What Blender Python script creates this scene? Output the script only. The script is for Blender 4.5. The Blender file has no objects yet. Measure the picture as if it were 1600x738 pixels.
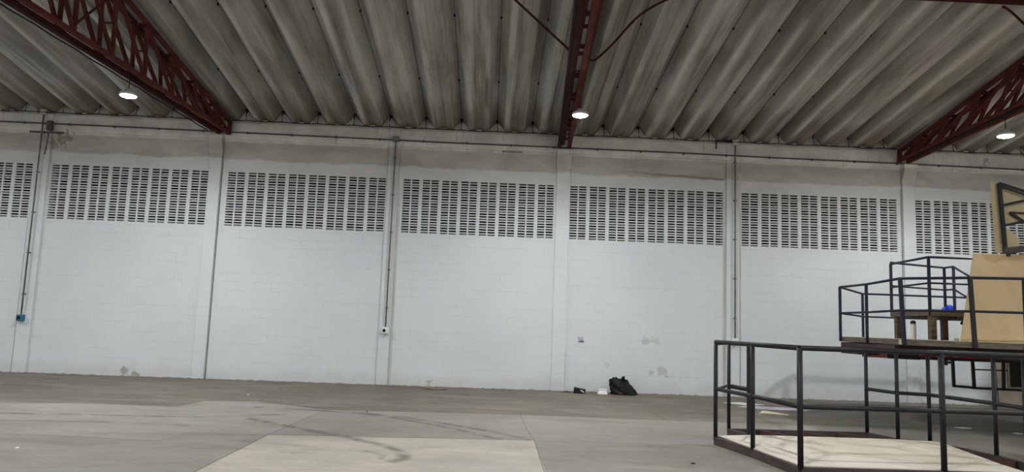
import bpy, bmesh, math, random
from mathutils import Vector, Matrix
random.seed(7)
S = bpy.context.scene
COL = S.collection
# ------------------------------------------------------------------ camera
YAW, PIT, ROL, EYE = 0.0262656151, 0.117349956, 0.0366545104, 1.50046
cy, sy, cp, sp, cr, sr = math.cos(YAW), math.sin(YAW), math.cos(PIT), math.sin(PIT), math.cos(ROL), math.sin(ROL)
fw = Vector((sy*cp, cy*cp, sp)); rt = Vector((cy, -sy, 0)); up = rt.cross(fw)
r2 = rt*cr + up*sr; u2 = -rt*sr + up*cr
cam = bpy.data.cameras.new('camera'); co = bpy.data.objects.new('camera', cam); COL.objects.link(co)
cam.sensor_width = 36; cam.lens = 1150.566/1600*36; cam.clip_start = .05; cam.clip_end = 200
co.matrix_world = Matrix(((r2.x, u2.x, -fw.x, 0), (r2.y, u2.y, -fw.y, 0), (r2.z, u2.z, -fw.z, EYE), (0, 0, 0, 1)))
S.camera = co
# ------------------------------------------------------------------ world, exposure, lamp strength
wd = bpy.data.worlds.new('night'); S.world = wd; wd.use_nodes = True
wd.node_tree.nodes['Background'].inputs[0].default_value = (.35, .42, .55, 1)
wd.node_tree.nodes['Background'].inputs[1].default_value = .015
S.view_settings.view_transform = 'Standard'; S.view_settings.look = 'None'
S.view_settings.gamma = 1; S.view_settings.use_curve_mapping = False
S.view_settings.exposure = 1.1
LAMP = 640.0
LAMP_COL = (1.0, .995, .975, 1)

# ------------------------------------------------------------------ materials
def lin(c): return tuple((v/255/12.92 if v/255 <= .04045 else ((v/255+.055)/1.055)**2.4) for v in c) + (1,)
class G:
    def __init__(s, name):
        s.m = bpy.data.materials.new(name); s.m.use_nodes = True; s.t = s.m.node_tree
        s.b = s.t.nodes['Principled BSDF']
        s.tc = s.n('ShaderNodeTexCoord').outputs['Object']
    def n(s, k, **kw):
        x = s.t.nodes.new(k)
        for a, v in kw.items(): setattr(x, a, v)
        return x
    def l(s, a, b): s.t.links.new(a, b)
    def put(s, sock, v):
        if hasattr(v, 'links') or hasattr(v, 'is_linked'): s.l(v, sock)
        else: sock.default_value = v
    def map(s, scale=(1,1,1), loc=(0,0,0), rot=(0,0,0), src=None):
        m = s.n('ShaderNodeMapping'); s.l(src or s.tc, m.inputs[0])
        m.inputs['Scale'].default_value = scale; m.inputs['Location'].default_value = loc; m.inputs['Rotation'].default_value = rot
        return m.outputs[0]
    def noise(s, sc, det=4, scale=(1,1,1), rough=.55, dist=0, loc=(0,0,0)):
        x = s.n('ShaderNodeTexNoise'); s.l(s.map(scale, loc), x.inputs['Vector'])
        x.inputs['Scale'].default_value = sc; x.inputs['Detail'].default_value = det
        x.inputs['Roughness'].default_value = rough; x.inputs['Distortion'].default_value = dist
        return x.outputs['Fac']
    def ramp(s, f, a, b, lo=0., hi=1.):
        x = s.n('ShaderNodeMapRange'); s.put(x.inputs[0], f)
        for i, v in zip((1,2,3,4), (a,b,lo,hi)): x.inputs[i].default_value = v
        x.interpolation_type = 'SMOOTHSTEP'
        return x.outputs[0]
    def mix(s, f, a, b, mode='MIX'):
        x = s.n('ShaderNodeMix', data_type='RGBA', blend_type=mode)
        s.put(x.inputs[0], f); s.put(x.inputs[6], a); s.put(x.inputs[7], b)
        return x.outputs[2]
    def math(s, op, a, b=0., c=0.):
        x = s.n('ShaderNodeMath', operation=op); s.put(x.inputs[0], a); s.put(x.inputs[1], b); s.put(x.inputs[2], c)
        return x.outputs[0]
    def xyz(s):
        x = s.n('ShaderNodeSeparateXYZ'); s.l(s.tc, x.inputs[0]); return x.outputs
    def spot(s, p, r, wob=.95, sc=9):
        """soft irregular blob of radius r around p (object space)"""
        d = s.n('ShaderNodeVectorMath', operation='DISTANCE'); s.l(s.tc, d.inputs[0]); d.inputs[1].default_value = p
        v = s.math('ADD', s.math('DIVIDE', d.outputs['Value'], r), s.math('MULTIPLY', s.math('SUBTRACT', s.noise(sc), .5), wob*4))
        return s.ramp(v, .6, 1.0, 1., 0.)
    def bump(s, h, st=.3, d=.02):
        x = s.n('ShaderNodeBump'); x.inputs['Strength'].default_value = st; x.inputs['Distance'].default_value = d
        s.put(x.inputs['Height'], h); s.l(x.outputs[0], s.b.inputs['Normal'])
    def out(s, col, rough=.8, metal=0., spec=.3):
        s.put(s.b.inputs['Base Color'], col); s.put(s.b.inputs['Roughness'], rough)
        s.b.inputs['Metallic'].default_value = metal; s.b.inputs['Specular IOR Level'].default_value = spec
        return s.m
def C(r, g, b): return (r, g, b, 1)

def plain(name, a, b, rough=.6, sc=9, scale=(1,1,1), metal=0., spec=.4, bump=.15):
    g = G(name); n = g.noise(sc, 5, scale)
    g.bump(n, bump, .01)
    return g.out(g.mix(g.ramp(n, .3, .7), a, b), rough, metal, spec)

def wall_material():
    g = G('painted block wall'); x, y, z = g.xyz()
    comb = g.n('ShaderNodeCombineXYZ'); g.l(x, comb.inputs[0]); g.l(z, comb.inputs[1])
    br = g.n('ShaderNodeTexBrick'); g.l(comb.outputs[0], br.inputs['Vector'])
    br.offset = .5; br.inputs['Scale'].default_value = 1; br.inputs['Brick Width'].default_value = .40
    br.inputs['Row Height'].default_value = .2; br.inputs['Mortar Size'].default_value = .006
    br.inputs['Mortar Smooth'].default_value = .35; br.inputs['Bias'].default_value = 0
    br.inputs['Color1'].default_value = C(1,1,1); br.inputs['Color2'].default_value = C(.9,.9,.9); br.inputs['Mortar'].default_value = C(0,0,0)
    jn = g.math('MULTIPLY', br.outputs['Fac'], g.ramp(g.noise(1.3, 5, (1,1,5)), .42, .62))
    n1 = g.noise(.7, 5); n2 = g.noise(7, 6)
    white = g.mix(g.ramp(n1, .35, .7), C(.625,.672,.70), C(.59,.634,.66))
    white = g.mix(g.math('MULTIPLY', g.ramp(n2, .55, .8), .25), white, C(.54,.56,.57))
    white = g.mix(g.math('MULTIPLY', jn, .34), white, C(.36,.37,.38))
    # dirt splashed up from the floor, with ragged top
    lowz = g.math('ADD', z, g.math('MULTIPLY', g.noise(2.2, 6), -.5))
    white = g.mix(g.math('MULTIPLY', g.ramp(lowz, -.2, .12, 1., 0.), .3), white, C(.40,.385,.35))
    rz = g.math('ADD', z, g.math('MULTIPLY', g.noise(9, 5, (1,1,.3)), .07))
    white = g.mix(g.math('MULTIPLY', g.ramp(rz, .035, .06, 1., 0.), .8), white, C(.16,.145,.125))
    # bare concrete above the paint line: bond beam and cement render
    raw = g.mix(g.ramp(g.noise(1.0, 6, (1,1,2.5), dist=.4), .3, .7), C(.275,.26,.24), C(.365,.348,.322))
    raw = g.mix(g.math('MULTIPLY', jn, .35), raw, C(.40,.385,.36))
    beam = g.mix(g.ramp(g.noise(1.6, 6, (1,1,1.5)), .3, .7), C(.42,.40,.372), C(.56,.54,.51))
    beam = g.mix(g.math('MULTIPLY', g.ramp(g.noise(6, 5, (3,1,.35)), .58, .74), .5), beam, C(.20,.175,.15))
    bz = g.math('ADD', z, g.math('MULTIPLY', g.math('SUBTRACT', g.noise(2.5, 5), .5), .10))
    up_ = g.mix(g.ramp(bz, 5.42, 5.50), raw, beam)
    up_ = g.mix(g.math('MULTIPLY', g.ramp(g.noise(.9, 6, (1,1,4), loc=(3,0,1)), .56, .72), .22), up_, C(.46,.45,.43))
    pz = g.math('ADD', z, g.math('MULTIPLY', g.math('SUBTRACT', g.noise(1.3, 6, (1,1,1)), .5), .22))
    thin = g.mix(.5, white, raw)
    col = g.mix(g.ramp(pz, 3.7, 4.92, 0., .62), white, raw)  # coat thins toward the vents; the gradient also paints in lamp falloff
    col = g.mix(g.ramp(pz, 5.00, 5.06), col, up_)
    # blobs: chipped plaster and rubbed marks
    for p, r, k, c in (((-8.09,16.95,.10),.11,.9,C(.30,.285,.26)), ((-7.85,16.95,.04),.10,.9,C(.30,.285,.26)), ((-1.32,16.95,.12),.07,.7,C(.3,.29,.27)),
                       ((3.62,16.95,1.22),.12,.45,C(.36,.36,.36)), ((3.83,16.95,1.20),.10,.4,C(.36,.36,.36)), ((3.98,16.95,.52),.13,.5,C(.33,.33,.33)),
                       ((3.72,16.95,.47),.07,.5,C(.33,.33,.33)), ((2.72,16.95,.62),.08,.3,C(.4,.4,.4)), ((-10.0,16.95,5.35),.20,.6,C(.12,.10,.085)),
                       ((-10.18,16.95,5.22),.12,.6,C(.13,.10,.08)), ((.37,16.95,5.50),.22,.25,C(.25,.2,.15)), ((11.7,16.95,5.72),.12,.5,C(.13,.10,.07)), ((13.0,16.95,5.78),.12,.5,C(.13,.10,.07)),
                       ((10.0,16.95,.35),.35,.25,C(.33,.31,.28)), ((7.1,16.95,.5),.12,.3,C(.4,.4,.4))):
        col = g.mix(g.math('MULTIPLY', g.spot(p, r), k), col, c)
    # long dark seam under the beam of the fourth bay
    seam = g.math('MULTIPLY', g.ramp(g.math('ABSOLUTE', g.math('SUBTRACT', g.math('ADD', bz, g.math('MULTIPLY', x, .035)), 5.235)), .012, .035, 1., 0.),
                  g.math('MULTIPLY', g.ramp(x, 2.2, 4.6), g.ramp(x, 5.38, 5.40, 1., 0.)))
    col = g.mix(g.math('MULTIPLY', seam, .75), col, C(.13,.12,.105))
    h = g.math('SUBTRACT', g.math('MULTIPLY', n2, .25), g.math('MULTIPLY', br.outputs['Fac'], .6))
    g.bump(h, .25, .012)
    return g.out(col, .62, 0, .25)

def floor_material(name, a, b, streak=.3, streak_c=C(.5,.47,.4), dark=.3):
    g = G(name); a = tuple(v*.885 for v in a[:3])+(1,); b = tuple(v*.885 for v in b[:3])+(1,)
    n1 = g.noise(.55, 6, (1,1.3,1), dist=.6); n2 = g.noise(14, 6); n3 = g.noise(2.4, 6, (.6,1.6,1), dist=.3)
    col = g.mix(g.ramp(n1, .32, .68), a, b)
    col = g.mix(g.math('MULTIPLY', g.ramp(n3, .52, .7), dark), col, tuple(v*.72 for v in a[:3])+(1,))
    col = g.mix(g.math('MULTIPLY', g.ramp(g.noise(2.2, 9, (.34,1.5,1), loc=(5,2,0), rough=.68, dist=.5), .54, .72), streak), col, streak_c)
    col = g.mix(g.math('MULTIPLY', g.ramp(n2, .5, .75), .18), col, C(.16,.15,.13))
    n5 = g.noise(1.5, 8, (.5,1.0,1), loc=(4,9,0), rough=.7, dist=.7)
    col = g.mix(g.math('MULTIPLY', g.ramp(n5, .50, .66), .55), col, tuple(v*k for v, k in zip(a[:3], (.74,.70,.66)))+(1,))
    col = g.mix(g.math('MULTIPLY', g.ramp(n5, .36, .48, 1., 0.), .45), col, tuple(min(1, v*k) for v, k in zip(b[:3], (1.24,1.22,1.17)))+(1,))
    n6 = g.noise(7, 8, (.4,1.3,1), loc=(2,2,0), rough=.75)
    col = g.mix(g.math('MULTIPLY', g.ramp(n6, .56, .68), .35), col, tuple(min(1, v*1.4) for v in b[:3])+(1,))
    col = g.mix(g.math('MULTIPLY', g.ramp(g.noise(5, 7, (.5,1.2,1), loc=(1,8,0), dist=.5), .50, .68), .30), col, tuple(v*.70 for v in b[:3])+(1,))
    g.bump(g.math('ADD', g.math('MULTIPLY', n2, .3), n3), .12, .01)
    return g.out(col, g.ramp(n1, .3, .7, .55, .75), 0, .35)

def roof_material():
    g = G('fibre cement roof sheets'); x, y, z = g.xyz()
    s1 = g.noise(1.0, 7, (3.2,.30,0), dist=.2); s2 = g.noise(1.0, 6, (9,.5,0), loc=(2,1,0)); b = g.noise(.6, 5, (1,.6,0))
    col = g.mix(g.ramp(s1, .35, .64), C(.25,.237,.22), C(.48,.463,.44))
    col = g.mix(g.math('MULTIPLY', g.ramp(s2, .50, .68), .45), col, C(.53,.52,.505))
    col = g.mix(g.math('MULTIPLY', g.ramp(s2, .30, .44, 1., 0.), .5), col, C(.125,.115,.095))
    col = g.mix(g.math('MULTIPLY', g.ramp(b, .5, .7), .4), col, C(.20,.195,.15))
    st = g.math('MULTIPLY', g.ramp(g.math('ADD', y, g.math('MULTIPLY', g.noise(1, 4, (4,.3,0), loc=(7,0,0)), 2.4)), 16.6, 17.6), .55)
    col = g.mix(st, col, C(.15,.11,.085))
    # each sheet is a little lighter or darker than its neighbour
    w = g.n('ShaderNodeTexWhiteNoise', noise_dimensions='1D'); g.l(g.math('FLOOR', g.math('DIVIDE', x, .832)), w.inputs['W'])
    col = g.mix(g.ramp(w.outputs['Value'], 0, 1, 0., .38), col, C(.17,.155,.125))
    # grimy lap joint along every ridge seam
    fr = g.math('SUBTRACT', g.math('FRACT', g.math('ADD', g.math('DIVIDE', x, .832), .5)), .5)
    col = g.mix(g.ramp(g.math('ABSOLUTE', fr), .010, .028, .62, 0.), col, C(.035,.032,.028))
    ch = g.ramp(g.noise(1.0, 5, (1.2,.35,0), loc=(9,3,0)), .38, .62)
    pale_band = g.math('MULTIPLY', g.ramp(g.math('ABSOLUTE', g.math('SUBTRACT', fr, .27)), .03, .11, 1., 0.), ch)  # pale broken band along one side of each seam
    col = g.mix(g.math('MULTIPLY', pale_band, .7), col, C(.62,.605,.585))
    edge = g.math('MULTIPLY', g.ramp(g.math('ABSOLUTE', g.math('SUBTRACT', g.math('ABSOLUTE', fr), .235)), .004, .022, 1., 0.), g.ramp(s1, .4, .6))
    col = g.mix(g.math('MULTIPLY', edge, .45), col, C(.52,.505,.48))
    g.bump(g.math('ADD', s2, g.noise(12, 5)), .2, .01)
    return g.out(col, .85, 0, .15)

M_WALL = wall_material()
M_ROOF = roof_material()
M_STEEL_RED = plain('red oxide steel', C(.125,.036,.030), C(.075,.024,.022), .9, 5, (1,.5,1), spec=.08)
M_RED_DARK = plain('dark red steel', C(.075,.022,.021), C(.045,.015,.015), .95, 6, spec=.03)
M_BLACK = plain('black painted tube', C(.010,.010,.014), C(.017,.017,.021), .5, 14, spec=.3)
M_NAVY = plain('blue black painted tube', C(.008,.010,.028), C(.013,.015,.032), .5, 14, spec=.3)
M_TRAY = plain('dull painted tray', C(.055,.030,.028), C(.04,.022,.021), .95, 8, (1,.4,1), spec=.02)
M_CABLE = plain('black cable', C(.015,.015,.015), C(.025,.024,.024), .85, 10, spec=.08)
M_PIPE = plain('grey conduit', C(.15,.15,.15), C(.085,.082,.08), .5, 6)
M_PIPE_DARK = plain('dark conduit', C(.07,.068,.065), C(.045,.043,.04), .5, 6)
M_PLY_PALE = plain('pale plywood', C(.73,.685,.60), C(.65,.61,.53), .55, 2.2, (.6,2.5,1))
M_PLY_TOP = plain('thin plywood', C(.69,.625,.52), C(.62,.555,.45), .5, 2.0, (2,.5,1))
M_PLY_TAN = plain('tan plywood', C(.57,.44,.265), C(.51,.385,.225), .5, 1.6, (2.5,1,.4))
M_PLY_YEL = plain('yellowish plywood', C(.56,.47,.29), C(.48,.40,.24), .55, 1.8, (1,1,.5))
M_PLY_GREY = plain('grubby board', C(.24,.205,.155), C(.17,.145,.11), .7, 3)
M_PLY_EDGE = plain('plywood edge', C(.30,.20,.12), C(.2,.13,.08), .7, 20, (1,1,8))
M_TIMBER = plain('weathered timber', C(.075,.060,.050), C(.15,.125,.10), .7, 5, (1,1,7))
M_RUST = plain('rusty deck steel', C(.075,.052,.046), C(.035,.030,.030), .6, 5, (1,1,3))
M_RUST_RED = plain('brown red steel', C(.085,.035,.028), C(.05,.028,.024), .6, 5)
M_UNDER = plain('sooty red underframe', C(.05,.020,.018), C(.016,.014,.014), .6, 3)
M_SKIRT = plain('red painted skirt', C(.62,.025,.035), C(.38,.022,.028), .4, 3, (1,1,2))
M_SKIRT_OLD = plain('faded red skirt', C(.34,.13,.085), C(.20,.06,.04), .6, 8)
M_BAG = plain('black plastic bag', C(.004,.004,.005), C(.008,.008,.009), .45, 18, spec=.2, bump=.8)
M_WHITE = plain('white plastic', C(.78,.80,.81), C(.70,.72,.74), .4, 6)
M_BONE = plain('beige paint', C(.62,.55,.42), C(.52,.46,.36), .5, 6)
M_BLUEBOX = plain('blue plastic', C(.03,.16,.27), C(.02,.10,.19), .4, 8)
M_BLUECLOTH = plain('bright blue cloth', C(.008,.03,.42), C(.01,.05,.6), .7, 20)
M_CARD = plain('cardboard', C(.26,.20,.13), C(.19,.145,.095), .8, 8)
M_LILAC = plain('pale lilac plate', C(.50,.48,.56), C(.36,.34,.42), .5, 30)
M_MORTAR = plain('mortar filler', C(.42,.405,.375), C(.27,.255,.23), .85, 4)
M_CREVICE_SHADE = plain('crevice shade', C(.10,.095,.09), C(.20,.19,.18), .9, 3, (1,1,.6))
M_STAINBAND = plain('stained render band', C(.47,.455,.42), C(.57,.575,.565), .85, 2, (1,1,.5))
M_GRIMEGREY = plain('grimy block inner', C(.10,.095,.09), C(.26,.25,.245), .85, 40, bump=.6)  # dirty grey of the mortar in the choked vent rows
M_OUT = plain('outside wall', C(.02,.02,.02), C(.04,.04,.04), .9, 2)
M_PANELDARK = plain('dark panel', C(.013,.013,.012), C(.022,.022,.02), .6, 4)
M_JOINT = plain('floor joint', C(.10,.095,.085), C(.17,.16,.145), .9, 6)
M_HOUSING = plain('lamp housing', C(.45,.46,.47), C(.38,.39,.40), .4, 8)
F_STRIP = floor_material('worn floor by wall', C(.130,.116,.094), C(.215,.19,.153), .5, C(.42,.385,.31), .5)
F_MID = floor_material('grey slab', C(.255,.246,.218), C(.30,.289,.258), .2, C(.42,.41,.37))
F_MIDL = floor_material('worn grey slab', C(.28,.272,.247), C(.335,.323,.293), .3, C(.45,.43,.38))
F_NEARL = floor_material('dull slab', C(.24,.23,.208), C(.285,.274,.247), .25, C(.4,.38,.33))
F_NEAR = floor_material('pale slab', C(.43,.405,.35), C(.50,.47,.405), .3, C(.52,.48,.41), .2)
F_NEARR = floor_material('brown slab', C(.235,.219,.187), C(.28,.263,.228), .25, C(.42,.39,.33))
def emit(name, c, s):
    m = bpy.data.materials.new(name); m.use_nodes = True; t = m.node_tree; t.nodes.clear()
    e = t.nodes.new('ShaderNodeEmission'); o = t.nodes.new('ShaderNodeOutputMaterial')
    e.inputs[0].default_value = c; e.inputs[1].default_value = s; t.links.new(e.outputs[0], o.inputs[0]); return m
M_LENS = emit('lamp lens', LAMP_COL, LAMP)
def tyre_material():
    g = G('tyre rubber on concrete'); n = g.noise(3, 6, dist=.5)
    m = g.out(C(.16,.155,.15), .7)
    m.blend_method = 'BLEND' if hasattr(m, 'blend_method') else None
    g.l(g.ramp(n, .3, .75, .01, .15), g.b.inputs['Alpha']); return m
M_TYRE = tyre_material()

# ------------------------------------------------------------------ mesh helpers
class MB:
    def __init__(s): s.v = []; s.f = []
    def add(s, vs, fs):
        o = len(s.v); s.v += [tuple(v) for v in vs]; s.f += [tuple(i+o for i in f) for f in fs]; return s
    def box(s, x0, x1, y0, y1, z0, z1):
        return s.add([(x0,y0,z0),(x1,y0,z0),(x1,y1,z0),(x0,y1,z0),(x0,y0,z1),(x1,y0,z1),(x1,y1,z1),(x0,y1,z1)],
                     [(0,3,2,1),(4,5,6,7),(0,1,5,4),(1,2,6,5),(2,3,7,6),(3,0,4,7)])
    def bar(s, a, b, w, h=None, upv=(0,0,1)):
        """rectangular bar a->b; w across, h along upv"""
        h = h or w; a = Vector(a); b = Vector(b); d = (b-a).normalized(); u = Vector(upv)
        if abs(d.dot(u)) > .98: u = Vector((0,1,0))
        sd = d.cross(u).normalized(); u = sd.cross(d)
        vs = [p + sd*i*w/2 + u*j*h/2 for p in (a, b) for i, j in ((-1,-1),(1,-1),(1,1),(-1,1))]
        return s.add(vs, [(0,1,2,3),(7,6,5,4),(0,4,5,1),(1,5,6,2),(2,6,7,3),(3,7,4,0)])
    def tube(s, pts, r, n=10):
        pts = [Vector(p) for p in pts]; k = len(pts); vs = []
        for i, p in enumerate(pts):
            d = ((pts[min(i+1,k-1)]-p).normalized() + (p-pts[max(i-1,0)]).normalized()).normalized()
            u = Vector((0,0,1)) if abs(d.z) < .95 else Vector((0,1,0))
            sd = d.cross(u).normalized(); u = sd.cross(d)
            rr = r[i] if isinstance(r, (list, tuple)) else r
            vs += [p + (sd*math.cos(2*math.pi*j/n) + u*math.sin(2*math.pi*j/n))*rr for j in range(n)]
        fs = [(i*n+j, i*n+(j+1)%n, (i+1)*n+(j+1)%n, (i+1)*n+j) for i in range(k-1) for j in range(n)]
        fs += [tuple(range(n-1,-1,-1)), tuple(range((k-1)*n, k*n))]
        return s.add(vs, fs)
    def prism(s, poly, z0, z1):
        n = len(poly)
        vs = [(x,y,z0) for x,y in poly] + [(x,y,z1) for x,y in poly]
        return s.add(vs, [tuple(range(n-1,-1,-1)), tuple(range(n,2*n))] + [(i,(i+1)%n,n+(i+1)%n,n+i) for i in range(n)])
    def slab(s, quad, t):
        """sheet: planar polygon in 3D with thickness t along its normal"""
        q = [Vector(p) for p in quad]; nn = (q[1]-q[0]).cross(q[2]-q[0]).normalized()*t; n = len(q)
        vs = q + [p+nn for p in q]
        return s.add(vs, [tuple(range(n-1,-1,-1)), tuple(range(n,2*n))] + [(i,(i+1)%n,n+(i+1)%n,n+i) for i in range(n)])
    def lathe(s, prof, c, n=20):
        vs = []; k = len(prof)
        for r, z in prof:
            vs += [(c[0]+r*math.cos(2*math.pi*j/n), c[1]+r*math.sin(2*math.pi*j/n), c[2]+z) for j in range(n)]
        fs = [(i*n+j, i*n+(j+1)%n, (i+1)*n+(j+1)%n, (i+1)*n+j) for i in range(k-1) for j in range(n)]
        fs += [tuple(range(n-1,-1,-1)), tuple(range((k-1)*n, k*n))]
        return s.add(vs, fs)
    def build(s, name, mat, parent=None, smooth=False, bevel=0, fix=True):
        me = bpy.data.meshes.new(name); me.from_pydata(s.v, [], s.f)
        if fix:
            bm = bmesh.new(); bm.from_mesh(me); bmesh.ops.recalc_face_normals(bm, faces=bm.faces); bm.to_mesh(me); bm.free()
        me.materials.append(mat)
        if smooth:
            for p in me.polygons: p.use_smooth = len(p.vertices) == 4
        o = bpy.data.objects.new(name, me); COL.objects.link(o)
        if parent:
            o.parent = parent; o.matrix_parent_inverse = Matrix.Translation(-parent.location)
        if bevel:
            b = o.modifiers.new('b', 'BEVEL'); b.width = bevel; b.segments = 2; b.limit_method = 'ANGLE'
        return o
def tag(o, label, cat, group=None, kind=None):
    if label: o['label'] = label
    if cat: o['category'] = cat
    if group: o['group'] = group
    if kind: o['kind'] = kind
    return o
def thing(name, loc, label, cat, group=None):
    o = bpy.data.objects.new(name, None); COL.objects.link(o); o.location = loc; o.empty_display_size = .2
    return tag(o, label, cat, group)
def struct(o): o['kind'] = 'structure'; return o

# ------------------------------------------------------------------ room shell
YW = 16.95
BAYS = [(-14.2,-10.62), (-10.181,-6.625), (-6.166,-2.535), (-2.124,1.388), (1.773,5.376), (5.819,9.519), (9.976,13.50), (13.95,17.4)]
VB, VT = 3.466, 4.750
XL, XR, YF, RIDGE = -19.0, 21.0, -14.0, 1.5
def tile_z(x, y):
    t = abs((x/.832 + .5) % 1.0 - .5)*.832          # distance from the nearest seam
    if t < .025: h = .215
    elif t < .19: h = .215*(1-(t-.025)/.165)
    elif t > .34: h = .035*(t-.34)/.03 if t < .37 else .035
    else: h = 0
    base = 5.985 + .1576*(YW-y) if y >= RIDGE else 5.985 + .1576*(YW-RIDGE) - .1576*(RIDGE-y)
    return base + h
wb = MB(); TH = .19; WTOP = 5.95
wb.box(XL, XR, YW, YW+TH, -.1, VB)
wb.box(XL, XR, YW, YW+TH, VT, WTOP)
xs = [XL] + [v for b in BAYS for v in b] + [XR]
for i in range(0, len(xs), 2): wb.box(xs[i], xs[i+1], YW, YW+TH, VB, VT)
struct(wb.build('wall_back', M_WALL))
# mortar packed between wall top and the folds of the roof sheets
fm = MB(); seg = []
k0, k1 = int(XL/.832), int(XR/.832)
px = []
for k in range(k0, k1+1):
    for d in (-.37,-.34,-.19,-.025,.025,.19,.34,.37): px.append(k*.832+d)
px = [p for p in px if XL < p < XR]
for a, b in zip(px, px[1:]):
    za, zb = tile_z(a, 16.98)-.03, tile_z(b, 16.98)-.03
    jit = .0
    fm.add([(a,16.94,WTOP-.01),(b,16.94,WTOP-.01),(b,16.94,zb),(a,16.94,za),(a,17.12,WTOP-.01),(b,17.12,WTOP-.01),(b,17.12,zb-.02),(a,17.12,za-.02)],
           [(0,1,2,3),(4,7,6,5),(3,2,6,7)])
struct(fm.build('trim_1', M_MORTAR, fix=False))
# lumpy fillets of mortar along the folds
lum = MB()
for k in range(k0, k1+1):
    x = k*.832
    for sgn in (-1, 1):
        pts = [(x+sgn*(.03+.17*t/5), 16.93-random.random()*.012, tile_z(x+sgn*(.03+.17*t/5), 16.95)-.035-random.random()*.012) for t in range(6)]
        lum.tube(pts, [.02+random.random()*.012 for _ in pts], 6)
struct(lum.build('trim_2', M_MORTAR, smooth=True))
# ceiling of folded fibre cement sheets
cm = MB(); ys = [17.35, 12.5, 8, 4, RIDGE, -3, -8, YF-.1]
cols = [XL-.1] + px + [XR+.1]; vs = [(x, y, tile_z(x, y)) for x in cols for y in ys]; ny = len(ys)
vt = [(x, y, tile_z(x, y)+.03) for x in cols for y in ys]; nv = len(vs)
fs = []
for i in range(len(cols)-1):
    for j in range(ny-1):
        q = (i*ny+j, i*ny+j+1, (i+1)*ny+j+1, (i+1)*ny+j)
        fs.append(q); fs.append(tuple(v+nv for v in reversed(q)))
cm.add(vs+vt, fs)
ceil = struct(cm.build('ceiling', M_ROOF, fix=False))
# hook bolts through the seams, two rows, and the tie rods at the wall
bolts = []
for k in range(-14, 17):
    x = k*.832 + .0083*0
    for y in (14.95, 12.55):
        b = MB(); z = tile_z(x, y); b.lathe([(.003,-.040),(.009,-.040),(.009,-.024),(.020,-.022),(.022,.01)], (x, y, z), 8)
        if abs(x) < 12: b.build('bolt', M_CABLE, ceil)
for k in range(-14, 17):
    x = k*.832
    if not -12.2 < x < 13.2: continue
    b = MB(); lean = (random.random()-.5)*.02
    b.tube([(x, 16.86, tile_z(x,16.86)-.01), (x+lean, 16.80, 6.10), (x+lean*1.4, 16.78, 5.925)], .011, 6)
    b.lathe([(.03,-.01),(.03,.01)], (x, 16.86, tile_z(x,16.86)-.02), 8)
    b.build('tie_rod', M_CABLE, ceil)
# pilasters
PIL = [(-14.56,-14.28), (-10.56,-10.25), (-6.60,-6.325), (-2.495,-2.245), (1.44,1.745), (5.45,5.75), (9.64,9.92), (13.60,13.9)]
n = 3
for i, (a, b) in enumerate(PIL):
    main = i in (2, 4, 6, 0)
    m = MB().box(a, b, YW-(.07 if main else .05), YW+.01, 0, 5.56 if main else 5.92)
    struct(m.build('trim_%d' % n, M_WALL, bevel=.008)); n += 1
    if main:                                           # corbel the truss sits on
        c = MB().box(a-.02, b+.02, YW-.20, YW, 5.40, 5.56)
        c.add([(a-.02,YW-.20,5.40),(b+.02,YW-.20,5.40),(b+.02,YW-.06,5.12),(a-.02,YW-.06,5.12),(a-.02,YW,5.40),(b+.02,YW,5.40),(b+.02,YW,5.12),(a-.02,YW,5.12)],
              [(0,1,2,3),(3,2,6,7),(0,3,7,4),(1,5,6,2),(0,4,5,1)])
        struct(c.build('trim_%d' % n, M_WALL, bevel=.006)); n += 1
# roof bond beam standing slightly proud of the blockwork
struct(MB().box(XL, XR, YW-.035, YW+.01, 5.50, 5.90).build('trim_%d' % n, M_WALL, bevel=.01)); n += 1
# dark strips painted as crevice shadow, and stained render bands where blockwork meets pilasters
for x0, x1, z0, z1, mt in ((-10.592,-10.566,0,3.45,M_CREVICE_SHADE), (-6.318,-6.298,0,5.1,M_CREVICE_SHADE), (-2.24,-2.175,0,4.9,M_STAINBAND), 
                           (5.38,5.445,0,5.0,M_STAINBAND), (5.757,5.80,0,5.2,M_STAINBAND), (9.617,9.632,2.9,5.0,M_CREVICE_SHADE), (1.752,1.765,0,.9,M_STAINBAND)):
    struct(MB().box(x0, x1, YW-.004, YW+.005, z0, z1).build('trim_%d' % n, mt)); n += 1  # the M_CREVICE_SHADE strips are painted shadow gaps, not real trim
# louvred vent block panels
for w, (a, b) in enumerate(BAYS):
    m = MB(); q = MB(); step = (b-a+.083)/8; cw = step-.083; pitch = (VT-VB)/21; y0, y1 = YW+.004, YW+.040
    for c in range(8):
        x0 = a + c*step
        m.box(x0+cw/2-.017, x0+cw/2+.017, y0, y1, VB-.01, VT+.01)
        if c < 7: m.box(x0+cw, x0+cw+.083, y0, y1, VB-.01, VT+.01)
        jz = (random.random()-.5)*.008
        for r in range(22):
            zt = VT - r*pitch + jz
            hh = .0115 if 0 < r < 21 else .016
            for h0, h1 in ((x0-.002, x0+cw/2-.015), (x0+cw/2+.015, x0+cw+.002)):
                dz = (random.random()-.5)*.004
                m.box(h0, h1, y0, y1, zt-hh+dz, zt+hh+dz)
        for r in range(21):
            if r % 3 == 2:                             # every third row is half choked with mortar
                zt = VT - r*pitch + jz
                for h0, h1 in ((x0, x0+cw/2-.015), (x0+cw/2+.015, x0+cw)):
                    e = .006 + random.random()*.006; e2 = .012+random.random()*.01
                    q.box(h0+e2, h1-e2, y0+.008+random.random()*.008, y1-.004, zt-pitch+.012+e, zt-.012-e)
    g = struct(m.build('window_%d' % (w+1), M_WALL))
    q.build('mortar_fill', M_GRIMEGREY, g)
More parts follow.
